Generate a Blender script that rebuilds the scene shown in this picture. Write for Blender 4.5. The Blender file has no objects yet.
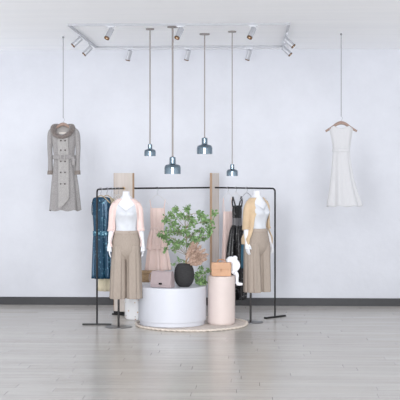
import bpy, bmesh, math, random
from mathutils import Vector, Matrix
random.seed(7)
PI = math.pi
R = math.radians
SC = bpy.context.scene
COL = SC.collection

# ------------------------------------------------------------------ frame maths
F = 1220.0; H = 1.8; HOR = 171.0
TH = math.atan(49.0 / F)
ST, CT = math.sin(TH), math.cos(TH)
CEIL = 3.43; WALL = 16.34

def W(px, d, z=0.0):
    """plan position of something seen at image column px at depth d"""
    xc = (px - 200.0) * d / F
    return Vector((-ST * d + CT * xc, CT * d + ST * xc, z))
def dfloor(py): return F * H / (py - HOR)
def dceil(py, z=CEIL): return F * (z - H) / (HOR - py)
def zat(py, d): return H - (py - HOR) * d / F

# ------------------------------------------------------------------ materials
def lin(c):
    def g(v):
        v /= 255.0
        return v / 12.92 if v <= 0.04045 else ((v + 0.055) / 1.055) ** 2.4
    return (g(c[0]), g(c[1]), g(c[2]), 1.0)

class NT:
    def __init__(s, name):
        s.m = bpy.data.materials.new(name); s.m.use_nodes = True
        s.t = s.m.node_tree; s.b = s.t.nodes['Principled BSDF']
    def n(s, kind, **kw):
        o = s.t.nodes.new(kind)
        for k, v in kw.items():
            if k in o.inputs: o.inputs[k].default_value = v
            else: setattr(o, k, v)
        return o
    def l(s, a, b): s.t.links.new(a, b)

def mat(name, c, rough=0.6, metal=0.0, var=0.06, scale=14.0, bump=0.0, bscale=120.0, stripes=None,
        sheen=0.0, spec=0.5, stretch=(1, 1, 1), c2=None, trans=0.0, coat=0.0):
    k = NT(name); b = k.b
    b.inputs['Roughness'].default_value = rough
    b.inputs['Metallic'].default_value = metal
    b.inputs['Specular IOR Level'].default_value = spec
    b.inputs['Sheen Weight'].default_value = sheen
    b.inputs['Coat Weight'].default_value = coat
    tc = k.n('ShaderNodeTexCoord'); mp = k.n('ShaderNodeMapping'); mp.inputs['Scale'].default_value = stretch
    k.l(tc.outputs['Object'], mp.inputs['Vector'])
    nz = k.n('ShaderNodeTexNoise', Scale=scale, Detail=4.0)
    k.l(mp.outputs['Vector'], nz.inputs['Vector'])
    rp = k.n('ShaderNodeValToRGB')
    L = lin(c); D = lin(c2) if c2 else tuple(v * (1 - 2 * var) for v in L[:3]) + (1,)
    U = L if c2 else tuple(min(1, v * (1 + var)) for v in L[:3]) + (1,)
    rp.color_ramp.elements[0].position = 0.3; rp.color_ramp.elements[0].color = D
    rp.color_ramp.elements[1].position = 0.7; rp.color_ramp.elements[1].color = U
    k.l(nz.outputs['Fac'], rp.inputs['Fac'])
    out = rp.outputs['Color']
    if stripes:
        axis, sscale, amt = stripes
        wv = k.n('ShaderNodeTexWave', Scale=sscale, Distortion=0.6, Detail=1.0); wv.bands_direction = axis
        k.l(tc.outputs['Object'], wv.inputs['Vector'])
        mx = k.n('ShaderNodeMix', data_type='RGBA', blend_type='MULTIPLY')
        r2 = k.n('ShaderNodeValToRGB')
        r2.color_ramp.elements[0].color = (1 - amt, 1 - amt, 1 - amt, 1); r2.color_ramp.elements[1].color = (1, 1, 1, 1)
        k.l(wv.outputs['Fac'], r2.inputs['Fac'])
        mx.inputs['Factor'].default_value = 1.0
        k.l(out, mx.inputs['A']); k.l(r2.outputs['Color'], mx.inputs['B'])
        out = mx.outputs['Result']
    k.l(out, b.inputs['Base Color'])
    if bump:
        n2 = k.n('ShaderNodeTexNoise', Scale=bscale, Detail=3.0); k.l(mp.outputs['Vector'], n2.inputs['Vector'])
        bp = k.n('ShaderNodeBump', Strength=bump, Distance=0.01); k.l(n2.outputs['Fac'], bp.inputs['Height'])
        k.l(bp.outputs['Normal'], b.inputs['Normal'])
    return k.m

def sequin(name, c, c2, amount=0.62, rough=0.32, scale=60):
    """fabric with scattered bright sequins"""
    k = NT(name); b = k.b
    tc = k.n('ShaderNodeTexCoord')
    vo = k.n('ShaderNodeTexVoronoi', Scale=scale); k.l(tc.outputs['Object'], vo.inputs['Vector'])
    sp = k.n('ShaderNodeSeparateColor'); k.l(vo.outputs['Color'], sp.inputs['Color'])
    rp = k.n('ShaderNodeValToRGB'); e = rp.color_ramp.elements
    e[0].position = 0.0; e[0].color = lin(c); e[1].position = 1.0; e[1].color = lin(c2)
    x = e.new(amount); x.color = lin(c); x = e.new(min(.99, amount + .2)); x.color = tuple((p + q) / 2 for p, q in zip(lin(c), lin(c2)))
    k.l(sp.outputs[0], rp.inputs['Fac']); k.l(rp.outputs['Color'], b.inputs['Base Color'])
    b.inputs['Roughness'].default_value = rough; b.inputs['Metallic'].default_value = 0.25
    bp = k.n('ShaderNodeBump', Strength=0.25, Distance=0.01); k.l(sp.outputs[1], bp.inputs['Height'])
    k.l(bp.outputs['Normal'], b.inputs['Normal'])
    return k.m

M = {}
def floor_mat():
    k = NT('floor_planks'); b = k.b
    tc = k.n('ShaderNodeTexCoord')
    br = k.n('ShaderNodeTexBrick', Scale=1.0)
    br.offset = 0.0; br.offset_frequency = 2
    br.inputs['Brick Width'].default_value = 1.5; br.inputs['Row Height'].default_value = 0.165
    br.inputs['Mortar Size'].default_value = 0.0022; br.inputs['Mortar Smooth'].default_value = 0.3
    br.inputs['Color1'].default_value = lin(FLOOR_A); br.inputs['Color2'].default_value = lin(FLOOR_B)
    br.inputs['Mortar'].default_value = lin(FLOOR_M); br.inputs['Bias'].default_value = 0.0
    # every row of planks starts at its own random offset
    sp = k.n('ShaderNodeSeparateXYZ'); k.l(tc.outputs['Object'], sp.inputs[0])
    dv = k.n('ShaderNodeMath', operation='DIVIDE'); dv.inputs[1].default_value = 0.165; k.l(sp.outputs['Y'], dv.inputs[0])
    fl = k.n('ShaderNodeMath', operation='FLOOR'); k.l(dv.outputs[0], fl.inputs[0])
    wn = k.n('ShaderNodeTexWhiteNoise'); wn.noise_dimensions = '1D'; k.l(fl.outputs[0], wn.inputs['W'])
    ma = k.n('ShaderNodeMath', operation='MULTIPLY_ADD'); ma.inputs[1].default_value = 1.5
    k.l(wn.outputs['Value'], ma.inputs[0]); k.l(sp.outputs['X'], ma.inputs[2])
    cb = k.n('ShaderNodeCombineXYZ'); k.l(ma.outputs[0], cb.inputs['X']); k.l(sp.outputs['Y'], cb.inputs['Y'])
    k.l(cb.outputs[0], br.inputs['Vector'])
    mp = k.n('ShaderNodeMapping'); mp.inputs['Scale'].default_value = (0.5, 7.0, 1)
    k.l(tc.outputs['Object'], mp.inputs['Vector'])
    nz = k.n('ShaderNodeTexNoise', Scale=2.2, Detail=5.0); k.l(mp.outputs['Vector'], nz.inputs['Vector'])
    rp = k.n('ShaderNodeValToRGB'); rp.color_ramp.elements[0].position = .3; rp.color_ramp.elements[1].position = .72
    rp.color_ramp.elements[0].color = (.86, .86, .85, 1); rp.color_ramp.elements[1].color = (1.04, 1.03, 1.02, 1)
    k.l(nz.outputs['Fac'], rp.inputs['Fac'])
    mx = k.n('ShaderNodeMix', data_type='RGBA', blend_type='MULTIPLY'); mx.inputs['Factor'].default_value = 1
    k.l(br.outputs['Color'], mx.inputs['A']); k.l(rp.outputs['Color'], mx.inputs['B'])
    k.l(mx.outputs['Result'], b.inputs['Base Color'])
    b.inputs['Roughness'].default_value = 0.24
    b.inputs['Specular IOR Level'].default_value = 0.42
    bp = k.n('ShaderNodeBump', Strength=0.12, Distance=0.01); k.l(br.outputs['Fac'], bp.inputs['Height']); bp.invert = True
    k.l(bp.outputs['Normal'], b.inputs['Normal'])
    return k.m

def plaster(name, c, cd, s=1.0, stretch=(1, 1, 1), rough=0.85, bump=0.12):
    k = NT(name); b = k.b
    tc = k.n('ShaderNodeTexCoord'); mp = k.n('ShaderNodeMapping'); mp.inputs['Scale'].default_value = stretch
    k.l(tc.outputs['Object'], mp.inputs['Vector'])
    a = k.n('ShaderNodeTexNoise', Scale=1.3 * s, Detail=8.0, Roughness=0.68); k.l(mp.outputs['Vector'], a.inputs['Vector'])
    rp = k.n('ShaderNodeValToRGB'); rp.color_ramp.elements[0].position = .3; rp.color_ramp.elements[1].position = .62
    rp.color_ramp.elements[0].color = lin(cd); rp.color_ramp.elements[1].color = lin(c)
    k.l(a.outputs['Fac'], rp.inputs['Fac']); k.l(rp.outputs['Color'], b.inputs['Base Color'])
    n2 = k.n('ShaderNodeTexNoise', Scale=16.0 * s, Detail=6.0); k.l(mp.outputs['Vector'], n2.inputs['Vector'])
    bp = k.n('ShaderNodeBump', Strength=bump, Distance=0.02); k.l(n2.outputs['Fac'], bp.inputs['Height'])
    k.l(bp.outputs['Normal'], b.inputs['Normal'])
    b.inputs['Roughness'].default_value = rough
    return k.m

def terrazzo():
    k = NT('terrazzo'); b = k.b
    tc = k.n('ShaderNodeTexCoord')
    vo = k.n('ShaderNodeTexVoronoi', Scale=26.0); k.l(tc.outputs['Object'], vo.inputs['Vector'])
    lt = k.n('ShaderNodeMath', operation='LESS_THAN'); lt.inputs[1].default_value = 0.27
    k.l(vo.outputs['Distance'], lt.inputs[0])
    sp = k.n('ShaderNodeSeparateColor'); k.l(vo.outputs['Color'], sp.inputs['Color'])
    rp = k.n('ShaderNodeValToRGB'); rp.color_ramp.interpolation = 'CONSTANT'; e = rp.color_ramp.elements
    e[0].position = 0; e[0].color = lin((238, 238, 240)); e[1].position = .5; e[1].color = lin((212, 186, 160))
    x = e.new(.66); x.color = lin((150, 140, 134)); x = e.new(.8); x.color = lin((196, 160, 130)); x = e.new(.9); x.color = lin((238, 238, 240))
    k.l(sp.outputs[0], rp.inputs['Fac'])
    mx = k.n('ShaderNodeMix', data_type='RGBA'); mx.inputs['A'].default_value = lin((238, 238, 240))
    k.l(lt.outputs[0], mx.inputs['Factor']); k.l(rp.outputs['Color'], mx.inputs['B'])
    k.l(mx.outputs['Result'], b.inputs['Base Color']); b.inputs['Roughness'].default_value = .45
    return k.m

FLOOR_A, FLOOR_B, FLOOR_M = (202, 198, 193), (192, 187, 181), (104, 98, 94)
M['floor'] = floor_mat()
M['wall'] = plaster('wall_plaster', (215, 217, 224), (207, 209, 216))
M['ceiling'] = plaster('ceiling_boards', (250, 251, 254), (243, 245, 249), 1.2, (0.25, 4.0, 1), bump=0.08)
M['base'] = mat('skirting_grey', (58, 58, 61), .55, var=.05)
M['black'] = mat('black_metal', (22, 21, 22), .42, .35, var=.1)
M['darksteel'] = mat('dark_steel', (48, 46, 46), .35, .6, var=.08)
M['disc'] = mat('brushed_grey_steel', (120, 120, 122), .3, .75, var=.06)
M['white_metal'] = mat('white_metal', (192, 194, 200), .35, .45, var=.03)
M['track'] = mat('track_white', (186, 188, 194), .5, 0, var=.03)
M['lens'] = mat('amber_lens', (172, 112, 62), .2, .5, var=.2, scale=60)
M['lensrim'] = mat('lens_rim', (112, 86, 66), .35, .5)
M['bulb'] = mat('lens_bulb', (250, 226, 190), .3)
M['pendant'] = mat('steel_blue_lacquer', (122, 138, 150), .12, .95, var=.03)
M['shade_in'] = mat('shade_inside', (206, 190, 172), .5)
M['cable'] = mat('cable_fabric', (150, 144, 142), .7, var=.08, scale=200)
M['wire'] = mat('wire_steel', (140, 140, 144), .5, .3)
M['hook'] = mat('hanger_wire', (176, 178, 184), .35, .6)
M['hwhite'] = mat('hanger_white', (214, 214, 218), .4)
M['hwood'] = mat('hanger_walnut', (156, 132, 120), .5, var=.12, scale=30, stretch=(1, 6, 6))
M['hoak'] = mat('hanger_oak', (178, 160, 132), .5, var=.12, scale=30, stretch=(1, 6, 6))
M['mann'] = mat('mannequin_white', (228, 229, 234), .38, var=.01)
M['cami'] = mat('white_knit', (211, 214, 220), .8, var=.03, bump=.25, bscale=180)
M['pink'] = mat('pale_pink_knit', (232, 208, 203), .85, var=.03, bump=.2, bscale=220, sheen=.2)
M['tan'] = mat('camel_knit', (206, 181, 150), .85, var=.05, bump=.3, bscale=200, sheen=.2)
M['trouser'] = mat('greige_wool', (170, 157, 146), .85, var=.06, scale=40, stretch=(6, 6, .5), stripes=('X', 26.0, .12))
M['trouser_band'] = mat('greige_waistband', (172, 159, 149), .85)
M['blue'] = sequin('teal_sequin', (8, 58, 84), (110, 164, 184), .89)
M['bluebelt'] = sequin('teal_sequin_belt', (30, 86, 110), (140, 186, 202), .68)
M['bluelin'] = mat('teal_neck', (20, 62, 84), .7)
M['blacksq'] = sequin('black_sequin', (16, 15, 17), (130, 130, 134), .86)
M['blacktop'] = mat('black_satin', (40, 39, 41), .4)
M['sash'] = mat('grey_satin', (108, 106, 110), .38)
M['blush'] = mat('blush_crepe', (238, 214, 207), .75, var=.03, scale=20, stretch=(8, 8, .6))
M['blush2'] = mat('blush_silk', (234, 211, 205), .6, var=.03, scale=20, stretch=(8, 8, .6))
M['beige'] = mat('beige_cotton', (206, 196, 172), .8, var=.06, scale=24, stretch=(8, 8, .5))
M['teal'] = mat('petrol_blue_cloth', (60, 110, 136), .7)
M['coat'] = mat('grey_tweed', (166, 163, 163), .9, c2=(132, 129, 129), scale=130, bump=.2, bscale=260)
M['coatfront'] = mat('grey_tweed_light', (178, 175, 174), .9, c2=(148, 145, 144), scale=130, bump=.2, bscale=260)
M['fur'] = mat('grey_brown_fur', (132, 122, 118), .95, c2=(94, 85, 82), scale=70, bump=.8, bscale=150, sheen=.4)
M['cuff'] = mat('coat_cuff', (150, 140, 134), .9, c2=(108, 100, 96), scale=80, bump=.5)
M['button'] = mat('dark_button', (66, 58, 56), .35)
M['lining'] = mat('coat_lining', (168, 163, 160), .7)
M['tag'] = mat('coat_tag', (224, 216, 208), .7)
M['whitedress'] = mat('white_crepe', (199, 199, 202), .75, var=.02, scale=20, stretch=(8, 8, .5))
M['plinth'] = mat('white_lacquer', (207, 209, 217), .45, var=.005)
M['peach'] = mat('peach_lacquer', (214, 200, 195), .5, var=.008)
M['terrazzo'] = terrazzo()
M['rug'] = mat('cream_rug', (224, 214, 207), .95, c2=(200, 188, 178), scale=46, bump=.9, bscale=70)
M['fringe'] = mat('cream_rug_edge', (232, 223, 214), .95, c2=(208, 194, 180), scale=60, bump=.9, bscale=70)
M['mauve'] = mat('mauve_leather', (164, 149, 151), .5, var=.03)
M['mauve2'] = mat('mauve_leather_flap', (167, 152, 154), .5, var=.03)
M['clasp'] = mat('black_clasp', (24, 22, 22), .25, .5)
M['bagtan'] = mat('tan_leather', (198, 154, 120), .5, var=.04)
M['bagtan2'] = mat('tan_leather_dark', (180, 134, 102), .5, var=.04)
M['raffia'] = mat('raffia_box', (186, 158, 126), .85, c2=(150, 124, 94), scale=40, stretch=(1, 1, 6), bump=.4, bscale=90)
M['vase'] = mat('black_stoneware', (42, 41, 43), .75, var=.14, scale=30, bump=.35, bscale=70, stretch=(1, 1, 3))
M['leaf'] = mat('leaf_green', (156, 186, 128), .5, c2=(74, 114, 62), scale=34)
M['leaf2'] = mat('leaf_green_pale', (150, 182, 128), .5, c2=(96, 136, 84), scale=9)
M['bark'] = mat('bark', (160, 146, 124), .85, var=.15, scale=40)
M['pot'] = mat('white_pot', (226, 226, 228), .5)
M['soil'] = mat('soil', (70, 58, 50), .95, var=.2)
M['plume'] = mat('dried_plume', (206, 180, 164), .95, c2=(160, 132, 116), scale=60, bump=.9, bscale=90)
M['stem'] = mat('dried_stem', (164, 140, 112), .85)
M['statue'] = mat('matte_white', (240, 241, 247), .6, var=.005)
M['panel'] = mat('pale_wood_panel', (208, 199, 193), .5, c2=(192, 182, 174), scale=5, stretch=(5, 5, .4))
M['oak'] = mat('oak_edge', (178, 150, 124), .55, c2=(156, 128, 104), scale=9, stretch=(6, 6, .5))
M['brass'] = mat('wood_cap', (196, 168, 132), .5)

# ------------------------------------------------------------------ object helpers
def obj(name, bm, m, parent=None, z=0.0, solid=0.0, smooth=True, sub=0, bevel=0.0):
    bmesh.ops.recalc_face_normals(bm, faces=bm.faces)
    me = bpy.data.meshes.new(name); bm.to_mesh(me); bm.free()
    me.materials.append(M[m])
    if smooth:
        for p in me.polygons: p.use_smooth = True
    o = bpy.data.objects.new(name, me); COL.objects.link(o)
    if parent: o.parent = parent
    o.location.z = z
    if smooth and not bevel:
        me.set_sharp_from_angle(angle=R(50))
        if name in ('drum', 'toe_kick', 'lamp_shade', 'lamp_body', 'base_disc', 'ceiling_rose', 'pot', 'vase_body'):
            wn = o.modifiers.new('weighted_normals', 'WEIGHTED_NORMAL'); wn.keep_sharp = True; wn.weight = 80
    if bevel:
        b = o.modifiers.new('bevel', 'BEVEL'); b.width = bevel; b.segments = 3; b.limit_method = 'ANGLE'; b.angle_limit = R(40)
        b.harden_normals = False
    if solid:
        s = o.modifiers.new('thickness', 'SOLIDIFY'); s.thickness = solid; s.offset = 0
    if sub:
        s = o.modifiers.new('subdivision', 'SUBSURF'); s.levels = sub; s.render_levels = sub
    if smooth and bevel:
        for p in me.polygons: p.use_smooth = False
    return o

def tag(o, label, cat, group=None):
    o['label'] = label; o['category'] = cat
    if group: o['group'] = group
    return o

def thing(name, label, cat, loc, rz=0.0, group=None):
    o = bpy.data.objects.new(name, None); COL.objects.link(o)
    o.empty_display_size = 0.1
    o.location = loc; o.rotation_euler = (0, 0, rz)
    return tag(o, label, cat, group)

def structure(name, bm, m):
    o = obj(name, bm, m, smooth=False); o['kind'] = 'structure'; return o

def box(bm, cx, cy, cz, sx, sy, sz, rz=0.0):
    mtx = Matrix.Translation((cx, cy, cz)) @ Matrix.Rotation(rz, 4, 'Z') @ Matrix.Diagonal((sx, sy, sz, 1))
    bmesh.ops.create_cube(bm, size=1.0, matrix=mtx)
    return bm
def B(): return bmesh.new()

def catmull(keys, steps):
    out = []
    n = len(keys)
    for i in range(n - 1):
        p0 = keys[max(0, i - 1)]; p1 = keys[i]; p2 = keys[i + 1]; p3 = keys[min(n - 1, i + 2)]
        for s in range(steps):
            t = s / steps
            out.append(tuple(0.5 * ((2 * b) + (-a + c) * t + (2 * a - 5 * b + 4 * c - d) * t * t + (-a + 3 * b - 3 * c + d) * t ** 3)
                             for a, b, c, d in zip(p0, p1, p2, p3)))
    out.append(tuple(keys[-1]))
    return out

def loft(bm, keys, n=56, steps=5, np=0, ph=0.0, top=False, bot=False, a0=None, a1=None, hemwave=0.0, sq=1.0, np2=0):
    """stacked rings. key = (z, cx, cy, rx, ry, pleat)"""
    ks = [tuple(k) + (0.0,) * (6 - len(k)) for k in keys]
    rows = []
    full = a0 is None
    rr = catmull(ks, steps)
    for i, (z, cx, cy, rx, ry, pl) in enumerate(rr):
        row = []
        f = i / (len(rr) - 1)
        m = n if full else n + 1
        for j in range(m):
            a = 2 * PI * j / n if full else a0 + (a1 - a0) * j / n
            c, s = math.cos(a), math.sin(a)
            if sq != 1.0:
                c = math.copysign(abs(c) ** sq, c); s = math.copysign(abs(s) ** sq, s)
            p = 0
            if np: p = math.cos(np * a + ph) + .45 * math.cos((np * 2 - 3) * a + 1.3 + ph)
            k = pl * p
            zz = z
            if hemwave and f > .8: zz += hemwave * (f - .8) * 5 * math.cos(np * a + ph)
            # pleats push outwards along the normal of the ring
            nx, ny = c / max(rx, 1e-4), s / max(ry, 1e-4); L = math.hypot(nx, ny) or 1
            row.append(bm.verts.new((cx + rx * c + k * nx / L, cy + ry * s + k * ny / L, zz)))
        rows.append(row)
    for r0, r1 in zip(rows, rows[1:]):
        m = len(r0)
        for j in range(m if full else m - 1):
            bm.faces.new((r0[j], r0[(j + 1) % m], r1[(j + 1) % m], r1[j]))
    if top: bm.faces.new(rows[0])
    if bot: bm.faces.new(rows[-1])
    return rows

def tube(bm, pts, rad, n=10, cap=True, flat=1.0, smooth=0):
    pts = [Vector(p) for p in pts]
    if not hasattr(rad, '__len__'): rad = [rad] * len(pts)
    if smooth:
        q = catmull([tuple(p) + (r,) for p, r in zip(pts, rad)], smooth)
        pts = [Vector(p[:3]) for p in q]; rad = [max(p[3], 1e-4) for p in q]
    t0 = (pts[1] - pts[0]).normalized()
    up = Vector((0, 1, 0)) if abs(t0.y) < .9 else Vector((1, 0, 0))
    u = (up - t0 * up.dot(t0)).normalized()
    rows = []
    for i, p in enumerate(pts):
        if i == 0: t = t0
        elif i == len(pts) - 1: t = (pts[i] - pts[i - 1]).normalized()
        else: t = ((pts[i + 1] - p).normalized() + (p - pts[i - 1]).normalized()).normalized()
        u = (u - t * u.dot(t)).normalized(); v = t.cross(u)
        rows.append([bm.verts.new(p + (u * math.cos(2 * PI * j / n) * flat + v * math.sin(2 * PI * j / n)) * rad[i]) for j in range(n)])
    for r0, r1 in zip(rows, rows[1:]):
        for j in range(n): bm.faces.new((r0[j], r0[(j + 1) % n], r1[(j + 1) % n], r1[j]))
    if cap:
        bm.faces.new(list(reversed(rows[0]))); bm.faces.new(rows[-1])
    return bm

def lathe(bm, prof, n=48, cx=0, cy=0):
    rows = []
    for r, z in prof:
        rows.append([bm.verts.new((cx + max(r, 1e-4) * math.cos(2 * PI * j / n), cy + max(r, 1e-4) * math.sin(2 * PI * j / n), z)) for j in range(n)])
    for r0, r1 in zip(rows, rows[1:]):
        for j in range(n): bm.faces.new((r0[j], r0[(j + 1) % n], r1[(j + 1) % n], r1[j]))
    return bm

def rcyl(bm, r, z0, z1, bev=.006, n=72):
    """solid cylinder with eased rims"""
    return lathe(bm, [(0, z0), (r - bev, z0), (r - bev * .3, z0 + bev * .3), (r, z0 + bev), (r, z1 - bev), (r - bev * .3, z1 - bev * .3), (r - bev, z1), (0, z1)], n)

def ell(bm, c, r, rot=None, seg=20):
    m = Matrix.Translation(c)
    if rot: m = m @ rot
    bmesh.ops.create_uvsphere(bm, u_segments=seg, v_segments=seg // 2 + 2, radius=1.0, matrix=m @ Matrix.Diagonal((r[0], r[1], r[2], 1)))

def remeshed(bm, voxel, smooth_it=6):
    """fuse overlapping closed shapes into one continuous surface"""
    bmesh.ops.recalc_face_normals(bm, faces=bm.faces)
    me = bpy.data.meshes.new('tmp'); bm.to_mesh(me); bm.free()
    o = bpy.data.objects.new('tmp', me); COL.objects.link(o)
    r = o.modifiers.new('r', 'REMESH'); r.mode = 'VOXEL'; r.voxel_size = voxel
    s = o.modifiers.new('s', 'SMOOTH'); s.factor = .5; s.iterations = smooth_it
    dg = bpy.context.evaluated_depsgraph_get(); dg.update()
    nm = bpy.data.meshes.new_from_object(o.evaluated_get(dg))
    bpy.data.objects.remove(o); bpy.data.meshes.remove(me)
    out = bmesh.new(); out.from_mesh(nm); bpy.data.meshes.remove(nm)
    return out

# ------------------------------------------------------------------ room
bm = B(); box(bm, 0, 10.25, -.05, 9.6, 12.5, .1); structure('floor', bm, 'floor')
bm = B(); box(bm, 0, WALL + .1, CEIL / 2, 9.6, .2, CEIL + .2); structure('wall_back', bm, 'wall')
bm = B(); box(bm, 0, WALL - 3.5, CEIL + .05, 9.6, 7.4, .1); structure('ceiling', bm, 'ceiling')
bm = B(); box(bm, 0, WALL - .008, .052, 9.6, .016, .104); structure('baseboard_back', bm, 'base')

# ------------------------------------------------------------------ ceiling track and spotlights
TX0, TX1, TY0, TY1 = -1.995, .442, 13.45, 15.87
zt = CEIL - .0125
t = thing('lighting_track', 'square white lighting track fixed to the ceiling, carrying ten spotlights', 'lighting track', ((TX0 + TX1) / 2, (TY0 + TY1) / 2, CEIL - .025))
for (x0, y0, x1, y1) in ((TX0, TY0, TX1, TY0), (TX0, TY1, TX1, TY1), (TX0, TY0, TX0, TY1), (TX1, TY0, TX1, TY1)):
    bm = B()
    cx, cy = (x0 + x1) / 2 - t.location.x, (y0 + y1) / 2 - t.location.y
    if y0 == y1: box(bm, cx, cy, .0125, abs(x1 - x0) + .02, .02, .025)
    else: box(bm, cx, cy, .0125, .02, abs(y1 - y0) - .02, .025)
    obj('track_bar', bm, 'track', t, smooth=False)

def spotlight(x, y, d, label, stem=.055, L=.135, along='x'):
    z0 = CEIL - .025
    t = thing('spotlight', label, 'spotlight', (x, y, z0), 0, 'track spotlights')
    bm = B(); box(bm, 0, 0, -.008, *((.09, .026) if along == 'x' else (.026, .09)), .016); obj('adapter', bm, 'white_metal', t, smooth=False)
    bm = B(); tube(bm, [(0, 0, -.014), (0, 0, -stem)], .007); obj('stem', bm, 'white_metal', t)
    d = Vector(d).normalized()
    q = d.to_track_quat('-Z', 'Y').to_matrix().to_4x4()
    top = Vector((0, 0, -stem)) - d * .03
    T = Matrix.Translation(top) @ q
    r = .03
    bm = B(); lathe(bm, [(0, .0), (r - .006, .0), (r, -.006), (r, -L), (r - .003, -L), (r - .003, -L + .012), (0, -L + .012)], 28)
    bm.transform(T); body = obj('lamp_body', bm, 'white_metal', t)
    bm = B(); lathe(bm, [(r + .0005, -L + .01), (r + .0005, -L - .004), (r - .006, -L - .004), (r - .006, -L + .004)], 28); bm.transform(T)
    obj('lens_ring', bm, 'lensrim', t)
    bm = B(); lathe(bm, [(0, -L + .002), (r - .005, -L - .001), (r - .005, -L + .009), (0, -L + .009)], 28); bm.transform(T)
    ln = obj('lens', bm, 'lens', t)
    bm = B(); ell(bm, (0, 0, -L), (.011, .011, .006), seg=12); bm.transform(T); obj('bulb', bm, 'bulb', ln)

dN, dF = 13.4, 15.87
for px, nm in ((111, 'leftmost'), (181, 'middle'), (253, 'rightmost')):
    spotlight(W(px, dceil(24)).x, TY0, (-.36, -.42, -.8), 'white spotlight with amber lens, %s of three on the front track bar' % nm)
for px, nm in ((129.5, 'leftmost'), (188.5, 'middle'), (249.5, 'rightmost')):
    spotlight(W(px, dceil(46)).x, TY1, (-.26, .34, -.9), 'white spotlight tilted to the wall, %s of three on the back track bar' % nm, .06)
yl = [W(78, dceil(32.5)).y, W(88.5, dceil(41)).y]
spotlight(TX0, yl[0], (-.72, -.1, -.66), 'white spotlight turned left, nearer of two on the left track bar', .06, along='y')
spotlight(TX0, yl[1], (-.68, -.1, -.70), 'white spotlight turned left, farther of two on the left track bar', .07, along='y')
yr = [W(287, dceil(31)).y, W(284.5, dceil(40)).y]
spotlight(TX1, yr[0], (.7, -.1, -.66), 'white spotlight turned right, nearer of two on the right track bar', .085, along='y')
spotlight(TX1, yr[1], (.7, -.1, -.72), 'white spotlight turned right, farther of two on the right track bar', .085, along='y')

# ------------------------------------------------------------------ pendants
def pendant(px, ytop, ybot, r, label, rc=.008, canopy=True):
    d = dceil(ytop); p = W(px, d); zb = zat(ybot, d)
    t = thing('pendant_lamp', label, 'pendant lamp', (p.x, p.y, zb), 0, 'steel blue pendant lamps')
    s = r / .095
    prof = [(.018, .2), (.034, .193), (.036, .18), (.036, .122), (.042, .114), (.066, .109), (.083, .1), (.092, .085), (.095, .07), (.095, .003), (.094, .0),
            (.0925, .0), (.0925, .06), (.083, .083), (.064, .095), (0, .1)]
    bm = B(); lathe(bm, [(a * s, b * s) for a, b in prof], 56); obj('lamp_shade', bm, 'pendant', t)
    bm = B(); ell(bm, (0, 0, .045 * s), (.03 * s, .03 * s, .035 * s)); obj('bulb', bm, 'shade_in', t)
    top = CEIL - zb
    bm = B(); tube(bm, [(0, 0, .195 * s), (0, 0, top - .01)], rc); obj('cable', bm, 'cable', t)
    bm = B(); rcyl(bm, .06 * (1 if r > .07 else .8), top - .016, top, .004, 32); obj('ceiling_rose', bm, 'cable', t)
pendant(150, 28.5, 156, .066, 'small steel blue dome pendant, leftmost of the four', .008)
pendant(172.6, 26.3, 174, .093, 'large steel blue dome pendant, lower of the two large ones', .0105)
pendant(204.6, 33.6, 154, .093, 'large steel blue dome pendant, higher of the two large ones', .0075)
pendant(232.2, 31, 176, .066, 'small steel blue dome pendant, rightmost and lowest of the four', .006)

# ------------------------------------------------------------------ clothes rails and wood panels
RZ = 1.585
dl = dfloor(325); PL = W(97, dl)                    # left post
dr = dfloor(317.5); PR = W(275, dr)                 # right post
PANL = W(124.0, 15.22); PANR = W(214.4, 15.78)
def rail_arm(name, P, Q, label, foot_dir, foot_len):
    """post + rounded corner + horizontal rail to the panel + flat foot"""
    t = thing('clothes_rail', label, 'clothes rail', (P.x, P.y, 0))
    v = Q - P; v.z = 0; L = v.length; v.normalize()
    r = .0105
    rc = .04
    pts = [(0, 0, .012)] + [(0, 0, RZ - rc)]
    arc = [tuple(v * (rc - rc * math.cos(a)) + Vector((0, 0, RZ - rc + rc * math.sin(a)))) for a in (R(22), R(45), R(68))]
    bm = B(); tube(bm, [(0, 0, .012), (0, 0, RZ - rc)], r, 12); obj('post', bm, 'black', t)
    bm = B(); tube(bm, [(0, 0, RZ - rc)] + arc + [tuple(v * rc + Vector((0, 0, RZ))), tuple(v * (L) + Vector((0, 0, RZ)))], r, 12); obj('rail', bm, 'black', t)
    f = Vector(foot_dir).normalized()
    bm = B(); box(bm, 0, 0, .009, foot_len, .045, .018, math.atan2(f.y, f.x)); obj('foot', bm, 'black', t, smooth=False, bevel=.003)
    return t, v, L
vL = (PANL - PL).normalized()
nrmL = Vector((PANL.y - PL.y, -(PANL.x - PL.x), 0)).normalized()
nL = Vector((-math.sin(R(51)), -math.cos(R(51)), 0))
railL, vL, LL = rail_arm('left', PL, PANL + Vector((0, -.03, 0)), 'black T-foot clothes rail on the left, holding the teal and beige dresses', (1, .02, 0), .34)
bm = B(); tube(bm, [tuple(vL * (LL - .015) + Vector((0, 0, RZ))), tuple(vL * (LL + .004) + Vector((0, 0, RZ)))], .019, 16); obj('end_cap', bm, 'brass', railL)
railR, vR, LR = rail_arm('right', PR, PANR, 'black T-foot clothes rail on the right, holding the blush and black dresses', (1, 1.08, 0), .36)

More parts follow.
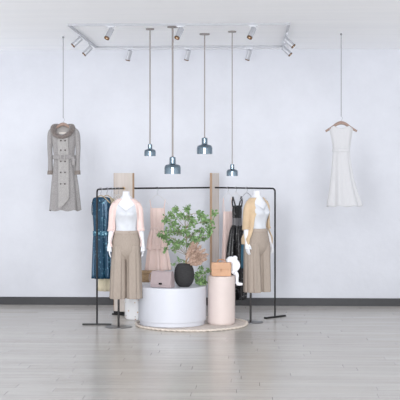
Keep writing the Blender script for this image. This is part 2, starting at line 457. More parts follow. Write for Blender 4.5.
def panel(p, w, t_, rz, label, top=1.775, foot=True):
    t = thing('display_panel', label, 'wood panel', (p.x, p.y, 0), rz, 'tall pale wood panels')
    bm = B(); box(bm, 0, 0, (top + .045) / 2, w - .014, t_, top - .045); obj('panel_board', bm, 'panel', t, smooth=False)
    for s in (-1, 1):
        bm = B(); box(bm, s * (w / 2 - .0035), 0, (top + .045) / 2, .0069, t_ + .002, top - .045); obj('edge_strip', bm, 'oak', t, smooth=False)
    bm = B(); box(bm, 0, 0, .032, w, t_ + .004, .028); obj('plinth_block', bm, 'black', t, smooth=False)
    bm = B(); box(bm, 0, 0, .009, w + .03, .07, .018); obj('foot', bm, 'black', t, smooth=False, bevel=.003)
    return t
panel(PANL, .30, .03, R(-32), 'tall pale wood panel behind the left mannequin')
panel(PANR, .21, .028, R(66), 'tall pale wood panel behind the leafy tree')
# back rail between the panels
a = PANL + Vector((.12, -.06, 0)); b = PANR
t = tag(obj('crossbar', tube(B(), [(0, 0, 0), tuple(b - a)], .0105, 12), 'black'), 'black horizontal bar joining the two wood panels, holding the blush tiered dress', 'rail')
t.location = (a.x, a.y, RZ)

# ------------------------------------------------------------------ hangers
def wire_hanger(p, rz, w, drop, label, m='hook', neck=.075, r=.0035, bar=True, group='hangers on the clothes rails'):
    t = thing('clothes_hanger', label, 'hanger', (p.x, p.y, RZ), rz, group)
    rr = .0105 + r + .001
    pts = [(rr * math.cos(a), 0, rr * math.sin(a)) for a in [R(200 - 25 * i) for i in range(10)]]
    pts += [(.008, 0, -.03), (0, 0, -.042), (0, 0, -neck)]
    bm = B(); tube(bm, pts, r * .8, 8); obj('hook', bm, 'hook', t)
    bm = B()
    pts = [(-w, 0, -neck - drop), (-w * .55, 0, -neck - drop * .42), (-w * .18, 0, -neck - drop * .06), (0, 0, -neck), (w * .18, 0, -neck - drop * .06), (w * .55, 0, -neck - drop * .42), (w, 0, -neck - drop)]
    tube(bm, pts, r, 8, smooth=3)
    obj('shoulder_bar', bm, m, t)
    if bar:
        bm = B(); tube(bm, [(-w * .97, 0, -neck - drop * .96), (0, 0, -neck - drop - .006), (w * .97, 0, -neck - drop * .96)], r * .8, 8); obj('bottom_bar', bm, m, t)
    return t

def hung(p, rz, name, label, cat, zb):
    return thing(name, label, cat, (p.x, p.y, zb), rz)

def along(P, v, s): return P + v * s

# ---- teal sequin dress on the left rail
rzL = math.atan2(vL.y, vL.x) - PI / 2
p = along(PL, vL, .13); p = p + Vector((.055, .0, 0)) * 0
pb = W(101.5, dl + .14)
hp = along(PL, vL, .13)
ds = dl + .13; k = ds / F
wire_hanger(hp, rzL - R(8), .12, .085, 'oak hanger holding up the teal sequin dress', 'hoak', r=.006, bar=False)
zb = zat(278.5, ds)
t = hung(pb, R(-4), 'sequin_dress', 'sleeveless teal sequin dress with a belt, on the left rail', 'dress', zb)
def zz(y): return zat(y, ds)
bm = B(); loft(bm, [(zz(197.3), 0, 0, .055, .02, 0), (zz(198.5), 0, 0, .098, .032, .001), (zz(204), -.002, 0, .103, .04, .002), (zz(214), .002, 0, .105, .046, .004), (zz(224), .002, 0, .098, .045, .005),
                  (zz(232), .0, 0, .092, .042, .005), (zz(240), 0, 0, .1, .048, .007), (zz(258), .004, 0, .112, .056, .009), (zz(278.5), .004, 0, .12, .062, .011)], np=9, steps=5)
obj('dress_body', bm, 'blue', t, -zb, .004)
bm = B(); loft(bm, [(zz(231), 0, 0, .1, .05, .002), (zz(233.3), 0, 0, .101, .051, .002), (zz(235.8), 0, 0, .1, .05, .002)], steps=3, np=9); obj('belt', bm, 'bluebelt', t, -zb, .006)
bm = B(); tube(bm, [(-.05, -.012, zz(197.2)), (-.035, -.035, zz(200.5)), (0, -.04, zz(202.5)), (.035, -.035, zz(200.5)), (.05, -.012, zz(197.2))], .007, 8, smooth=4); obj('neckband', bm, 'bluelin', t, -zb)
for s in (-1, 1):
    bm = B(); tube(bm, [(s * .096, -.02, zz(199)), (s * .108, -.035, zz(206)), (s * .106, -.03, zz(214)), (s * .104, .03, zz(213)), (s * .1, .02, zz(200))], .005, 8, smooth=3); obj('armhole_trim', bm, 'bluelin', t, -zb)

# ---- beige dress behind it
hp = along(PL, vL, .34); ds = dl + .34
wire_hanger(hp, rzL - R(12), .13, .09, 'wooden hanger holding up the beige dress', 'hoak', r=.006, bar=False)
pb = W(107.0, ds); zb = zat(291, ds)
t = hung(pb, R(-6), 'long_dress', 'long beige cotton dress mostly hidden behind the teal dress', 'dress', zb)
bm = B(); loft(bm, [(zz(198), 0, 0, .05, .02, 0), (zz(200), 0, 0, .085, .03, .001), (zz(212), 0, 0, .078, .036, .003), (zz(230), 0, 0, .07, .035, .004), (zz(260), -.01, 0, .078, .045, .007), (zz(291), -.015, 0, .085, .05, .009)], np=8); obj('dress_body', bm, 'beige', t, -zb, .004)
bm = B(); loft(bm, [(zz(229), 0, 0, .076, .041, 0), (zz(232.5), 0, 0, .076, .041, 0)], steps=2); obj('waistband', bm, 'beige', t, -zb, .005)
for i, s in enumerate((.5, .62, .76)):
    hp = along(PL, vL, s)
    wire_hanger(hp, rzL - R(20 + 6 * i), .15, .1, 'bare white hanger on the left rail, %s behind the beige dress' % ('first', 'second', 'third')[i], 'hwhite')

# ---- blush tiered dress on the crossbar
vB = (b - a); LB = vB.length; vB.normalize()
def on_bar(px):
    best = min((abs(200 + F * ((a + vB * s).x * CT + (a + vB * s).y * ST) / (-(a + vB * s).x * ST + (a + vB * s).y * CT) - px), s) for s in [i * .002 for i in range(int(LB / .002))])
    return a + vB * best[1]
p = on_bar(157.2); ds = -p.x * ST + p.y * CT
rzB = math.atan2(vB.y, vB.x)
wire_hanger(p, rzB * .4, .145, .125, 'white hanger holding up the blush tiered dress on the crossbar', 'hwhite', neck=.085, r=.0045, bar=False)
zb = zat(270.3, ds)
t = hung(W(157.6, ds), rzB * .4, 'tiered_dress', 'blush pink strappy tiered dress hanging between the two wood panels', 'dress', zb)
bm = B(); loft(bm, [(zz(208), 0, 0, .088, .03, .001), (zz(210), 0, 0, .09, .034, .002), (zz(219), 0, 0, .088, .04, .004), (zz(227), -.005, 0, .078, .038, .005), (zz(229.5), -.008, 0, .076, .037, .005)], np=11); obj('bodice', bm, 'blush', t, -zb, .004)
bm = B(); loft(bm, [(zz(227), -.006, 0, .082, .042, .002), (zz(228.5), -.008, 0, .084, .044, .002), (zz(230.3), -.008, 0, .082, .042, .002)], steps=3, np=11); obj('waist_tie', bm, 'blush2', t, -zb, .004)
bm = B(); loft(bm, [(zz(229), -.008, 0, .078, .04, .004), (zz(238), -.006, 0, .108, .056, .011), (zz(249.5), -.004, 0, .126, .066, .014)], np=9, hemwave=.008); obj('upper_tier', bm, 'blush', t, -zb, .004)
bm = B(); loft(bm, [(zz(245), -.004, 0, .105, .05, .009), (zz(256), 0, 0, .128, .062, .013), (zz(270.3), .004, 0, .15, .074, .017)], np=8, ph=.7, hemwave=.006); obj('lower_tier', bm, 'blush', t, -zb, .004)
for s in (-1, 1):
    for e in (-1, 1):
        bm = B(); tube(bm, [(s * .08, e * .027, zz(208.5)), (s * .093, e * .012, zz(203)), (s * .097, 0, zz(199.6))], .0035, 8); obj('strap', bm, 'blush2', t, -zb)

# ---- right rail: blush slip, black sequin, petrol dress
def on_right(px):
    best = min((abs(200 + F * ((PR + vR * s).x * CT + (PR + vR * s).y * ST) / (-(PR + vR * s).x * ST + (PR + vR * s).y * CT) - px), s) for s in [i * .002 for i in range(int(LR / .002))])
    return PR + vR * best[1]
rzR = math.atan2(vR.y, vR.x) + PI / 2 + PI
rzR = R(42)
p = on_right(228.0); ds = -p.x * ST + p.y * CT
wire_hanger(p, rzR, .13, .12, 'white hanger holding up the blush slip dress on the right rail', 'hwhite', neck=.065, r=.0045, bar=False)
zb = zat(288, ds)
t = hung(W(227.6, ds), rzR, 'slip_dress', 'blush silk slip dress hanging beside the black dress', 'dress', zb)
bm = B(); loft(bm, [(zz(211.5), 0, 0, .07, .02, .001), (zz(213), 0, 0, .072, .024, .002), (zz(222), 0, 0, .074, .03, .003), (zz(236), 0, 0, .078, .034, .005), (zz(260), 0, 0, .088, .042, .008), (zz(288), 0, 0, .1, .05, .01)], np=8); obj('dress_body', bm, 'blush2', t, -zb, .004)
for s in (-1, 1):
    for e in (-1, 1):
        bm = B(); tube(bm, [(s * .066, e * .016, zz(212)), (s * .072, e * .01, zz(204)), (s * .07, 0, zz(197.6))], .0035, 8); obj('strap', bm, 'blush2', t, -zb)

p = on_right(236.0); ds = -p.x * ST + p.y * CT
wire_hanger(p, rzR, .12, .11, 'white hanger holding up the black dress on the right rail', 'hwhite', neck=.06, r=.0045, bar=False)
zb = zat(299, ds)
t = hung(W(237.2, ds), rzR, 'evening_dress', 'black sequin evening dress with a grey sash, on the right rail', 'dress', zb)
bm = B(); loft(bm, [(zz(205.5), 0, 0, .06, .024, .001), (zz(208), 0, 0, .07, .032, .002), (zz(213), 0, 0, .07, .036, .003), (zz(219), 0, 0, .066, .035, .003)], np=7); obj('bodice', bm, 'blacksq', t, -zb, .004)
bm = B(); loft(bm, [(zz(217.8), 0, 0, .071, .041, .001), (zz(221), 0, 0, .07, .042, .001), (zz(226), 0, 0, .073, .043, .001)], np=7, steps=4); obj('sash', bm, 'sash', t, -zb, .004)
bm = B(); loft(bm, [(zz(225), 0, 0, .072, .041, .003), (zz(232), -.004, 0, .094, .055, .01), (zz(252), -.008, 0, .124, .075, .016), (zz(278), .0, 0, .135, .085, .02), (zz(297), .004, 0, .12, .08, .02), (zz(299), .004, 0, .12, .08, .02)], np=7, hemwave=.012); obj('skirt', bm, 'blacksq', t, -zb, .004)
for s in (-1, 1):
    for e in (-1, 1):
        bm = B(); tube(bm, [(s * .05, e * .026, zz(207)), (s * .066, e * .02, zz(202)), (s * .072, 0, zz(196.6))], .011, 10, flat=.5); obj('strap', bm, 'blacktop', t, -zb)

p = on_right(246.8); ds = -p.x * ST + p.y * CT
wire_hanger(p, rzR, .12, .1, 'hanger whose hook shows beside the right mannequin neck', 'hook', neck=.06, r=.0045, bar=False)
zb = zat(268, ds)
t = hung(W(246.6, ds), rzR, 'petrol_dress', 'petrol blue dress, a sliver showing beside the right mannequin hand', 'dress', zb)
bm = B(); loft(bm, [(zz(201), .05, 0, .03, .018, 0), (zz(203), .05, 0, .045, .024, .001), (zz(225), .045, 0, .046, .03, .003), (zz(245), 0, 0, .07, .036, .004), (zz(268), 0, 0, .08, .04, .005)], np=7); obj('dress_body', bm, 'teal', t, -zb, .004)
bm = B(); loft(bm, [(zz(224), .045, 0, .052, .036, 0), (zz(227), .042, 0, .053, .037, 0)], steps=2); obj('waistband', bm, 'teal', t, -zb, .004)

# ------------------------------------------------------------------ mannequins
TK = [(1.565, 0, .01, .041, .042), (1.54, 0, .01, .042, .043), (1.508, 0, .012, .05, .049), (1.485, 0, .012, .078, .055), (1.46, 0, .012, .112, .06), (1.432, 0, .01, .136, .066), (1.40, 0, .005, .146, .076),
      (1.35, 0, -.002, .14, .088), (1.30, 0, -.008, .136, .098), (1.26, 0, -.004, .132, .092), (1.20, 0, .002, .118, .08), (1.13, 0, .004, .108, .074), (1.06, 0, .004, .126, .086), (.98, 0, .006, .152, .102), (.90, 0, .008, .155, .105), (.85, 0, .008, .14, .095)]
TR = catmull(TK, 6)
def torso(z):
    if z >= TR[0][0]: return TR[0][2:]
    for q0, q1 in zip(TR, TR[1:]):
        if q0[0] >= z >= q1[0]:
            f = (q0[0] - z) / (q0[0] - q1[0] + 1e-9)
            return tuple(u + (v - u) * f for u, v in zip(q0[2:], q1[2:]))
    return TR[-1][2:]
ARM = {s: [(s * .12, .005, 1.414), (s * .14, .012, 1.352), (s * .152, .02, 1.25), (s * .163, .022, 1.14), (s * .178, .0, 1.05), (s * .19, -.022, .955)] for s in (-1, 1)}
ARMR = [.044, .042, .037, .033, .03, .02]
def mannequin_body():
    bm = B()
    loft(bm, TK, n=40, steps=5, top=True, bot=True)
    for s in (-1, 1):   # bust
        ell(bm, (s * .064, -.06, 1.315), (.056, .046, .056))
    for s in (-1, 1):
        tube(bm, [(s * .075, .01, .95), (s * .08, .008, .75), (s * .086, .01, .5)], [.078, .066, .045], 20, smooth=4)
        tube(bm, ARM[s], ARMR, 16, smooth=5)
        wx, wy, wz = ARM[s][-1]
        # palm, then five bent fingers
        tube(bm, [(wx, wy + .002, wz + .02), (wx + s * .002, wy - .004, wz - .03), (wx + s * .002, wy - .01, wz - .078)], [.019, .026, .027], 16, flat=1, smooth=3)
        for i, (off, L) in enumerate(((-.024, .066), (-.008, .076), (.008, .07), (.022, .054))):
            x0, y0, z0 = wx + s * .002, wy - .012 + off, wz - .072
            tube(bm, [(x0, y0 * 1 + 0, z0), (x0 - s * .001, y0 - .004 + off * .12, z0 - L * .45), (x0 - s * .008, y0 - .006 + off * .15, z0 - L * .8), (x0 - s * .018, y0 - .006 + off * .15, z0 - L)], [.0085, .008, .0072, .006], 10, smooth=2)
        tube(bm, [(wx - s * .004, wy - .022, wz - .018), (wx - s * .012, wy - .044, wz - .045), (wx - s * .018, wy - .052, wz - .072), (wx - s * .02, wy - .052, wz - .086)], [.011, .0098, .0085, .007], 10, smooth=2)
    return remeshed(bm, .0048, 4)
bbm = mannequin_body()
bme = bpy.data.meshes.new('mannequin_body'); bbm.to_mesh(bme); bbm.free(); bme.materials.append(M['mann'])
for q in bme.polygons: q.use_smooth = True

def shell(bm, zb_f, zt_f, off, n=72, v=22, a0=0.0, a1=2 * PI, closed=True, flare=0.0, offy=None, wob=0.0):
    """cloth following the torso; zb_f / zt_f give hem and neckline by angle (front = -90 deg)"""
    rows = []
    m = n if closed else n + 1
    for j in range(m):
        a = a0 + (a1 - a0) * j / n
        row = []
        for i in range(v + 1):
            f = i / v
            z0, z1 = zb_f(a), zt_f(a); z = z1 + (z0 - z1) * f
            cy, rx, ry = torso(z)
            o = off(z) if callable(off) else off
            c, s = math.cos(a), math.sin(a)
            bust = .0
            if s < 0: bust = .04 * math.exp(-((z - 1.315) / .05) ** 2) * math.exp(-((abs(c) - .5) / .5) ** 2)
            w = wob * math.cos(11 * a) * f
            row.append(bm.verts.new(((rx + o + flare * f + w) * c, cy + (ry + o + flare * f + w + bust) * s, z)))
        rows.append(row)
    for j in range(m if closed else m - 1):
        r0, r1 = rows[j], rows[(j + 1) % m]
        for i in range(v): bm.faces.new((r0[i], r1[i], r1[i + 1], r0[i + 1]))
    return rows

def front_angle(a):   # 0 at the front, +-pi at the back
    d = (a + PI / 2) % (2 * PI)
    return d if d <= PI else d - 2 * PI

def mannequin(loc, rz, label, knit, pole_x, pole_y, disc_r, hem, group=None, legs=None, drape=110, straight=0):
    t = thing('mannequin', label, 'mannequin', loc, rz)
    o = bpy.data.objects.new('mannequin_body', bme); COL.objects.link(o); o.parent = t
    # stand
    bm = B(); rcyl(bm, disc_r, 0, .006, .002, 56); bm.transform(Matrix.Translation((pole_x, pole_y, 0))); obj('base_disc', bm, 'disc', t)
    bm = B(); tube(bm, [(pole_x, pole_y, .004), (pole_x, pole_y, .3), (-.086 , .01, .56)], .0125, 14); p_ = obj('stand_pole', bm, 'darksteel', t)
    # camisole
    def top_z(a):
        f = abs(front_angle(a))
        if f < R(52): return 1.335 + (f / R(52)) ** .9 * .105
        if f < R(70): return 1.44 - (f - R(52)) / R(18) * .04
        if f < R(110): return 1.40 - .035 * math.sin((f - R(70)) / R(40) * PI)
        return 1.41
    bm = B(); shell(bm, lambda a: 1.075, top_z, lambda z: .007 + .004 * max(0, (1.2 - z) / .12), 96, 24, wob=.002)
    c = obj('camisole', bm, 'cami', t, 0, .003)
    # trousers: waistband + pelvis + two wide pleated legs in one garment
    bm = B()
    loft(bm, [(1.10, 0, .004, .131, .096, 0), (1.06, 0, .004, .14, .1, .001), (.98, 0, .006, .162, .112, .001), (.91, 0, .008, .168, .116, .001), (.87, 0, .008, .155, .108, .001), (.83, 0, .008, .11, .09, .001), (.79, 0, .008, .05, .06, 0), (.76, 0, .008, .012, .03, 0)], n=80, np=20)
    for s, (bx, br) in zip((-1, 1), legs):
        loft(bm, [(.95, s * .078, .008, .083, .104, .001), (.88, s * .083, .008, .083, .108, .002), (.75, s * .083 + (bx - s * .083) * .3, .008, .0835, .108, .004), (.55, s * .083 + (bx - s * .083) * .65, .006, br * .985, .112, .006), (hem + .004, bx, .004, br, .118, .007), (hem, bx, .004, br - .002, .116, .007)], n=80, np=9, ph=PI / 2 * 9 * 0 + .4 * s)
    tr = obj('trousers', bm, 'trouser', t, 0, .004)
    bm = B(); loft(bm, [(1.112, 0, .004, .129, .095), (1.108, 0, .004, .133, .099), (1.085, 0, .004, .138, .102), (1.08, 0, .004, .137, .101)], n=64, steps=2); obj('waistband', bm, 'trouser_band', tr, 0, .004)
    bm = B(); box(bm, .03, -.1, 1.096, .022, .004, .012); obj('waist_tab', bm, 'trouser', tr, smooth=False)
    # cardigan, open at the front, with sleeves
    def opening(z):
        if straight: return R(36 + (1.46 - z) * straight)
        if z > 1.30: return R(34 + (1.46 - z) * 130)
        if z > 1.1: return R(54.8 + (1.30 - z) * 110)
        return R(76 - (1.1 - z) * drape)
    bm = B()
    n, v = 72, 34
    rows = []
    for i in range(v + 1):
        z = 1.482 - (1.482 - .93) * i / v
        cy, rx, ry = torso(max(z, 1.0))
        op = opening(z); row = []
        o_ = .010 + (.032 if not straight else .05) * min(1, max(0, (1.3 - z) / .3))
        for j in range(n + 1):
            aa = -PI / 2 + op + (2 * PI - 2 * op) * j / n
            c_, s_ = math.cos(aa), math.sin(aa)
            b_ = .03 * math.exp(-((z - 1.315) / .05) ** 2) * (1 if s_ < 0 else 0) * abs(s_)
            wv = .004 * math.cos(9 * aa) * i / v
            row.append(bm.verts.new(((rx + o_ + wv) * c_, cy + (ry + o_ + wv + b_) * s_, z)))
        rows.append(row)
    for r0, r1 in zip(rows, rows[1:]):
        for j in range(n): bm.faces.new((r0[j], r0[j + 1], r1[j + 1], r1[j]))
    cd = obj('cardigan', bm, knit, t, 0, .006)
    for s in (-1, 1):
        bm = B()
        pts = ARM[s][:4] + [(s * .168, .014, 1.105)]
        pts[0] = (s * .106, .006, 1.42)
        tube(bm, pts, [.050, .052, .047, .044, .043], 20, cap=False, smooth=5)
        obj('sleeve', bm, knit, cd, 0, .005)
        bm = B(); tube(bm, [(s * .1665, .017, 1.122), (s * .168, .0135, 1.102)], .0455, 20, cap=False); obj('cuff', bm, knit, cd, 0, .006)
    return t

# left mannequin stands over (119,327)
dm = dfloor(327)
TL = W(126.2, dm); DL = W(118.6, dm)
q = DL - TL
rzm = R(6)
ql = Matrix.Rotation(-rzm, 3, 'Z') @ q
mannequin((TL.x, TL.y, 0), rzm, 'white headless mannequin in pale pink cardigan and greige wide trousers, left of the plinths', 'pink', ql.x, ql.y + .01, .157, .345, legs=((-.094, .091), (.09, .087)))
# right mannequin
dm2 = dfloor(322.3)
TRt = W(257.5, dm2 + .06); DR = W(250.6, dm2)
rzm2 = R(42)
q2 = Matrix.Rotation(-rzm2, 3, 'Z') @ (DR - TRt)
mannequin((TRt.x, TRt.y, 0), rzm2, 'white headless mannequin in camel cardigan and greige wide trousers, right of the plinths', 'tan', q2.x, q2.y, .15, .37, legs=((-.08, .084), (.078, .083)), straight=55)

# ------------------------------------------------------------------ rug and plinths
RC = W(191.6, 14.29); RR = .665
t = thing('round_rug', 'round cream woven rug under the plinths', 'rug', (RC.x, RC.y, 0))
def lift(x, y, r=.15):
    dd = math.hypot(x + RC.x - DR.x, y + RC.y - DR.y)
    if dd < r + .004: return .0075
    return .0075 * max(0, 1 - (dd - r - .004) / .06)
bm = B()
rings = [i / 26 for i in range(27)]; n = 120
for zoff in (0.0, .009):
    rows = []
    for i, f in enumerate(rings):
        row = []
        for j in range(n):
            a_ = 2 * PI * j / n
            rad = max(f, 1e-3) * (RR - .03 + .004 * math.sin(9 * a_) * f)
            x, y = rad * math.cos(a_), rad * math.sin(a_)
            row.append(bm.verts.new((x, y, .001 + zoff + lift(x, y) + (.001 * math.sin(40 * f * 3) if zoff else 0))))
        rows.append(row)
    for r0, r1 in zip(rows, rows[1:]):
        for j in range(n): bm.faces.new((r0[j], r0[(j + 1) % n], r1[(j + 1) % n], r1[j]))
obj('rug_pile', bm, 'rug', t)
bm = B(); pts = []
for j in range(241):
    a_ = 2 * PI * j / 240
    rad = RR - .018 + .004 * math.sin(9 * a_) + .006 * math.sin(60 * a_)
    x, y = rad * math.cos(a_), rad * math.sin(a_)
    pts.append((x, y, .014 + lift(x, y) + .003 * math.sin(60 * a_ + 1)))
tube(bm, pts, .013, 8); obj('braided_edge', bm, 'fringe', t)

RUGT = .0115
PW = W(172.3, 14.3); HW = .458
t = thing('plinth', 'large white round plinth on the rug, carrying the mauve bag and black vase', 'plinth', (PW.x, PW.y, RUGT))
bm = B(); rcyl(bm, .382, 0, .05, .004, 96); obj('toe_kick', bm, 'plinth', t)
bm = B(); rcyl(bm, .398, .05, HW - RUGT, .006, 96); obj('drum', bm, 'plinth', t)
PP = W(221.4, 14.31); HP = .572
t = thing('plinth', 'tall narrow peach plinth on the rug under the tan bag', 'plinth', (PP.x, PP.y, RUGT))
bm = B(); rcyl(bm, .152, 0, .012, .003, 72); obj('toe_kick', bm, 'peach', t)
bm = B(); rcyl(bm, .161, .012, HP - RUGT, .006, 72); obj('drum', bm, 'peach', t)
PT = W(140.3, 14.9); HT = .446
t = thing('plinth', 'white speckled terrazzo plinth behind the left mannequin legs', 'plinth', (PT.x, PT.y, 0))
bm = B(); rcyl(bm, .19, .01, HT, .006, 72); obj('drum', bm, 'terrazzo', t)
bm = B(); rcyl(bm, .178, 0, .011, .003, 72); obj('toe_kick', bm, 'terrazzo', t)

# ------------------------------------------------------------------ bags and box
def prism(bm, prof, depth, y0=None):
    """profile (x,z) extruded along y, centred"""
    f = [bm.verts.new((x, -depth / 2, z)) for x, z in prof]; g = [bm.verts.new((x, depth / 2, z)) for x, z in prof]
    bm.faces.new(f); bm.faces.new(list(reversed(g)))
    n = len(prof)
    for i in range(n): bm.faces.new((f[i], f[(i + 1) % n], g[(i + 1) % n], g[i]))
def rrect(w, h, r, z0=0, seg=4):
    out = []
    for cx, cz, a0 in ((w / 2 - r, z0 + h - r, 0), (-w / 2 + r, z0 + h - r, 90), (-w / 2 + r, z0 + r, 180), (w / 2 - r, z0 + r, 270)):
        for i in range(seg + 1):
            a_ = R(a0 + 90 * i / seg); out.append((cx + r * math.cos(a_), cz + r * math.sin(a_)))
    return out

p = W(162.6, 14.07)
t = thing('handbag', 'mauve leather flap handbag with a black clasp on the white plinth', 'handbag', (p.x, p.y, HW + .001), R(-22))
bm = B(); w0, w1, hb = .13, .127, .178
prof = [(-.062 + .0, 0), (.0, 0)]
for (x0, x1, y0, y1, z0, z1) in [(-w0, w0, -.048, .048, 0, hb)]:
    vs = []
    for z, wx, dy in ((0, w0, .05), (.012, w0 + .002, .053), (hb * .6, w0 + .001, .044), (hb * .94, w1, .032), (hb, w1 - .003, .026)):
        vs.append([bm.verts.new((sx * wx, sy * dy, z)) for sx, sy in ((-1, -1), (1, -1), (1, 1), (-1, 1))])
    for r0, r1 in zip(vs, vs[1:]):
        for j in range(4): bm.faces.new((r0[j], r0[(j + 1) % 4], r1[(j + 1) % 4], r1[j]))
    bm.faces.new(vs[0]); bm.faces.new(vs[-1])
obj('bag_body', bm, 'mauve', t, smooth=False, bevel=.006)
bm = B(); vs = []
for y, z, wx in ((.024, hb - .004, w1 - .002), (.018, hb + .006, w1 - .002), (-.018, hb + .006, w1), (-.032, hb - .012, w1 + .002), (-.05, hb * .55, w0 - .002), (-.0575, hb * .2, w0 - .003)):
    vs.append([bm.verts.new((-wx, y, z)), bm.verts.new((wx, y, z))])
for r0, r1 in zip(vs, vs[1:]): bm.faces.new((r0[0], r0[1], r1[1], r1[0]))
fl = obj('flap', bm, 'mauve2', t, 0, .006, smooth=False)
bm = B(); box(bm, 0, -.062, hb * .26, .04, .01, .022); obj('clasp', bm, 'clasp', t, smooth=False, bevel=.003)
bm = B(); tube(bm, [(-.116, 0, .14), (-.135, .01, .165), (-.17, .02, .15), (-.188, .025, .10), (-.175, .028, .055), (-.145, .03, .045), (-.128, .035, .08)], .0045, 8, smooth=4); obj('strap', bm, 'mauve', t)

p = W(221.4, 14.27)
t = thing('handbag', 'tan leather briefcase bag on the peach plinth', 'handbag', (p.x, p.y, HP + .001), R(-4))
bm = B(); prism(bm, rrect(.226, .155, .014), .075); obj('bag_body', bm, 'bagtan', t, smooth=False, bevel=.006)
bm = B(); prism(bm, rrect(.23, .085, .012, .074), .085); obj('flap', bm, 'bagtan', t, smooth=False, bevel=.004)
bm = B(); box(bm, 0, -.046, .072, .016, .006, .03); obj('clasp', bm, 'bagtan2', t, smooth=False, bevel=.002)
bm = B(); tube(bm, [(-.046, 0, .156), (-.044, 0, .176), (-.026, 0, .19), (.026, 0, .19), (.044, 0, .176), (.046, 0, .156)], .007, 10, smooth=3); obj('handle', bm, 'bagtan2', t)

p = W(146.0, 14.92)
t = thing('storage_box', 'low tan raffia box on the terrazzo plinth, behind the mauve bag', 'box', (p.x, p.y, HT + .001), R(-3))
bm = B(); box(bm, 0, 0, .05, .212, .12, .1); obj('box_body', bm, 'raffia', t, smooth=False, bevel=.008)
bm = B(); box(bm, 0, 0, .118, .22, .128, .034); obj('lid', bm, 'raffia', t, smooth=False, bevel=.008)

# ------------------------------------------------------------------ vase, plumes, plants
vd = 14.13
p = W(184.2, vd); VP = p
t = thing('vase', 'black round stoneware vase on the white plinth, holding the dried plumes', 'vase', (p.x, p.y, HW + .001))
prof = [(.05, 0), (.062, .003), (.094, .04), (.112, .085), (.1175, .13), (.115, .17), (.108, .212), (.087, .252), (.074, .267), (.058, .27), (.048, .268), (.046, .262), (.05, .24), (.0, .2)]
bm = B(); lathe(bm, prof, 72)
for v_ in bm.verts: v_.co.y *= .62
obj('vase_body', bm, 'vase', t)
bm = B(); tube(bm, [(.049 * math.cos(2 * PI * i / 32), .62 * .049 * math.sin(2 * PI * i / 32), .267) for i in range(33)], .005, 8); obj('rim', bm, 'vase', t)

def spindle(bm, p0, p1, r, bend, rnd):
    """fluffy plume: core with many short bristles"""
    p0, p1 = Vector(p0), Vector(p1); ax = p1 - p0
    pts = []; rads = []
    for i in range(9):
        f = i / 8
        pts.append(p0 + ax * f + Vector(bend) * math.sin(f * PI * .5) * .5 * f); rads.append(max(.003, r * (math.sin(PI * min(.97, f * .85 + .12)) ** .8) * .62))
    tube(bm, pts, rads, 10)
    for i in range(95):
        f = rnd.random() ** .8
        k_ = f * 8; i0 = min(7, int(k_)); c = pts[i0].lerp(pts[i0 + 1], k_ - i0); rr = rads[i0]
        dv = Vector((rnd.gauss(0, 1), rnd.gauss(0, 1), rnd.gauss(0, 1))).normalized()
        s0 = c + dv * rr * .6; e0 = c + dv * rr * (1.5 + .4 * rnd.random()) + ax.normalized() * r * .7
        tube(bm, [s0, (s0 + e0) / 2 + dv * .001, e0], [.0048, .0042, .0015], 5)
rnd = random.Random(3)
t = thing('plume_bouquet', 'bunch of dried brown pampas plumes leaning right out of the black vase', 'dried flowers', (VP.x, VP.y, HW + .27))
kk = vd / F
def loc_px(px, py, dy=0.0):
    return Vector(((px - 184.2) * kk, dy, (zat(py, vd) - HW - .27)))
for i, (px, py, dy) in enumerate(((192.5, 243, .02), (196.5, 243.5, -.04), (200, 246.5, .05), (203.5, 249.5, -.03), (206.5, 254, .03), (205, 258.5, -.05), (200.5, 262, -.06), (197.5, 251.5, -.09), (190.5, 249, -.05), (195.5, 258.5, -.09))):
    e = loc_px(px, py, dy); s0 = Vector((.006 + .003 * (i % 3 - 1), .004 * (i % 4 - 1.5), -.05))
    mid = s0.lerp(e, .42) + Vector((-.01, 0, .012))
    bm = B(); spindle(bm, mid, e, .034, (.006, 0, -.012), rnd); pl = obj('plume', bm, 'plume', t)
    bm = B(); tube(bm, [s0, s0.lerp(mid, .5) + Vector((-.004, 0, .004)), mid + (e - mid) * .1], .003, 6); obj('stem', bm, 'stem', pl)

def leaf(bm, p, d, L, w, rnd):
    d = d.normalized(); side = d.cross(Vector((rnd.gauss(0, 1), rnd.gauss(0, 1), rnd.gauss(0, 1))))
    if side.length < 1e-3: side = Vector((1, 0, 0))
    side.normalize(); nn = d.cross(side)
    a_ = bm.verts.new(p); b1 = bm.verts.new(p + d * L * .32 + side * w * .5 + nn * w * .12); b2 = bm.verts.new(p + d * L * .32 - side * w * .5 + nn * w * .12)
    m_ = bm.verts.new(p + d * L * .36); c1 = bm.verts.new(p + d * L * .7 + side * w * .4 + nn * w * .04); c2 = bm.verts.new(p + d * L * .7 - side * w * .4 + nn * w * .04)
    m2 = bm.verts.new(p + d * L * .72 - nn * w * .06); tip = bm.verts.new(p + d * L - nn * w * .25)
    for fc in ((a_, m_, b1), (a_, b2, m_), (b1, m_, m2, c1), (m_, b2, c2, m2), (c1, m2, tip), (m2, c2, tip)): bm.faces.new(fc)

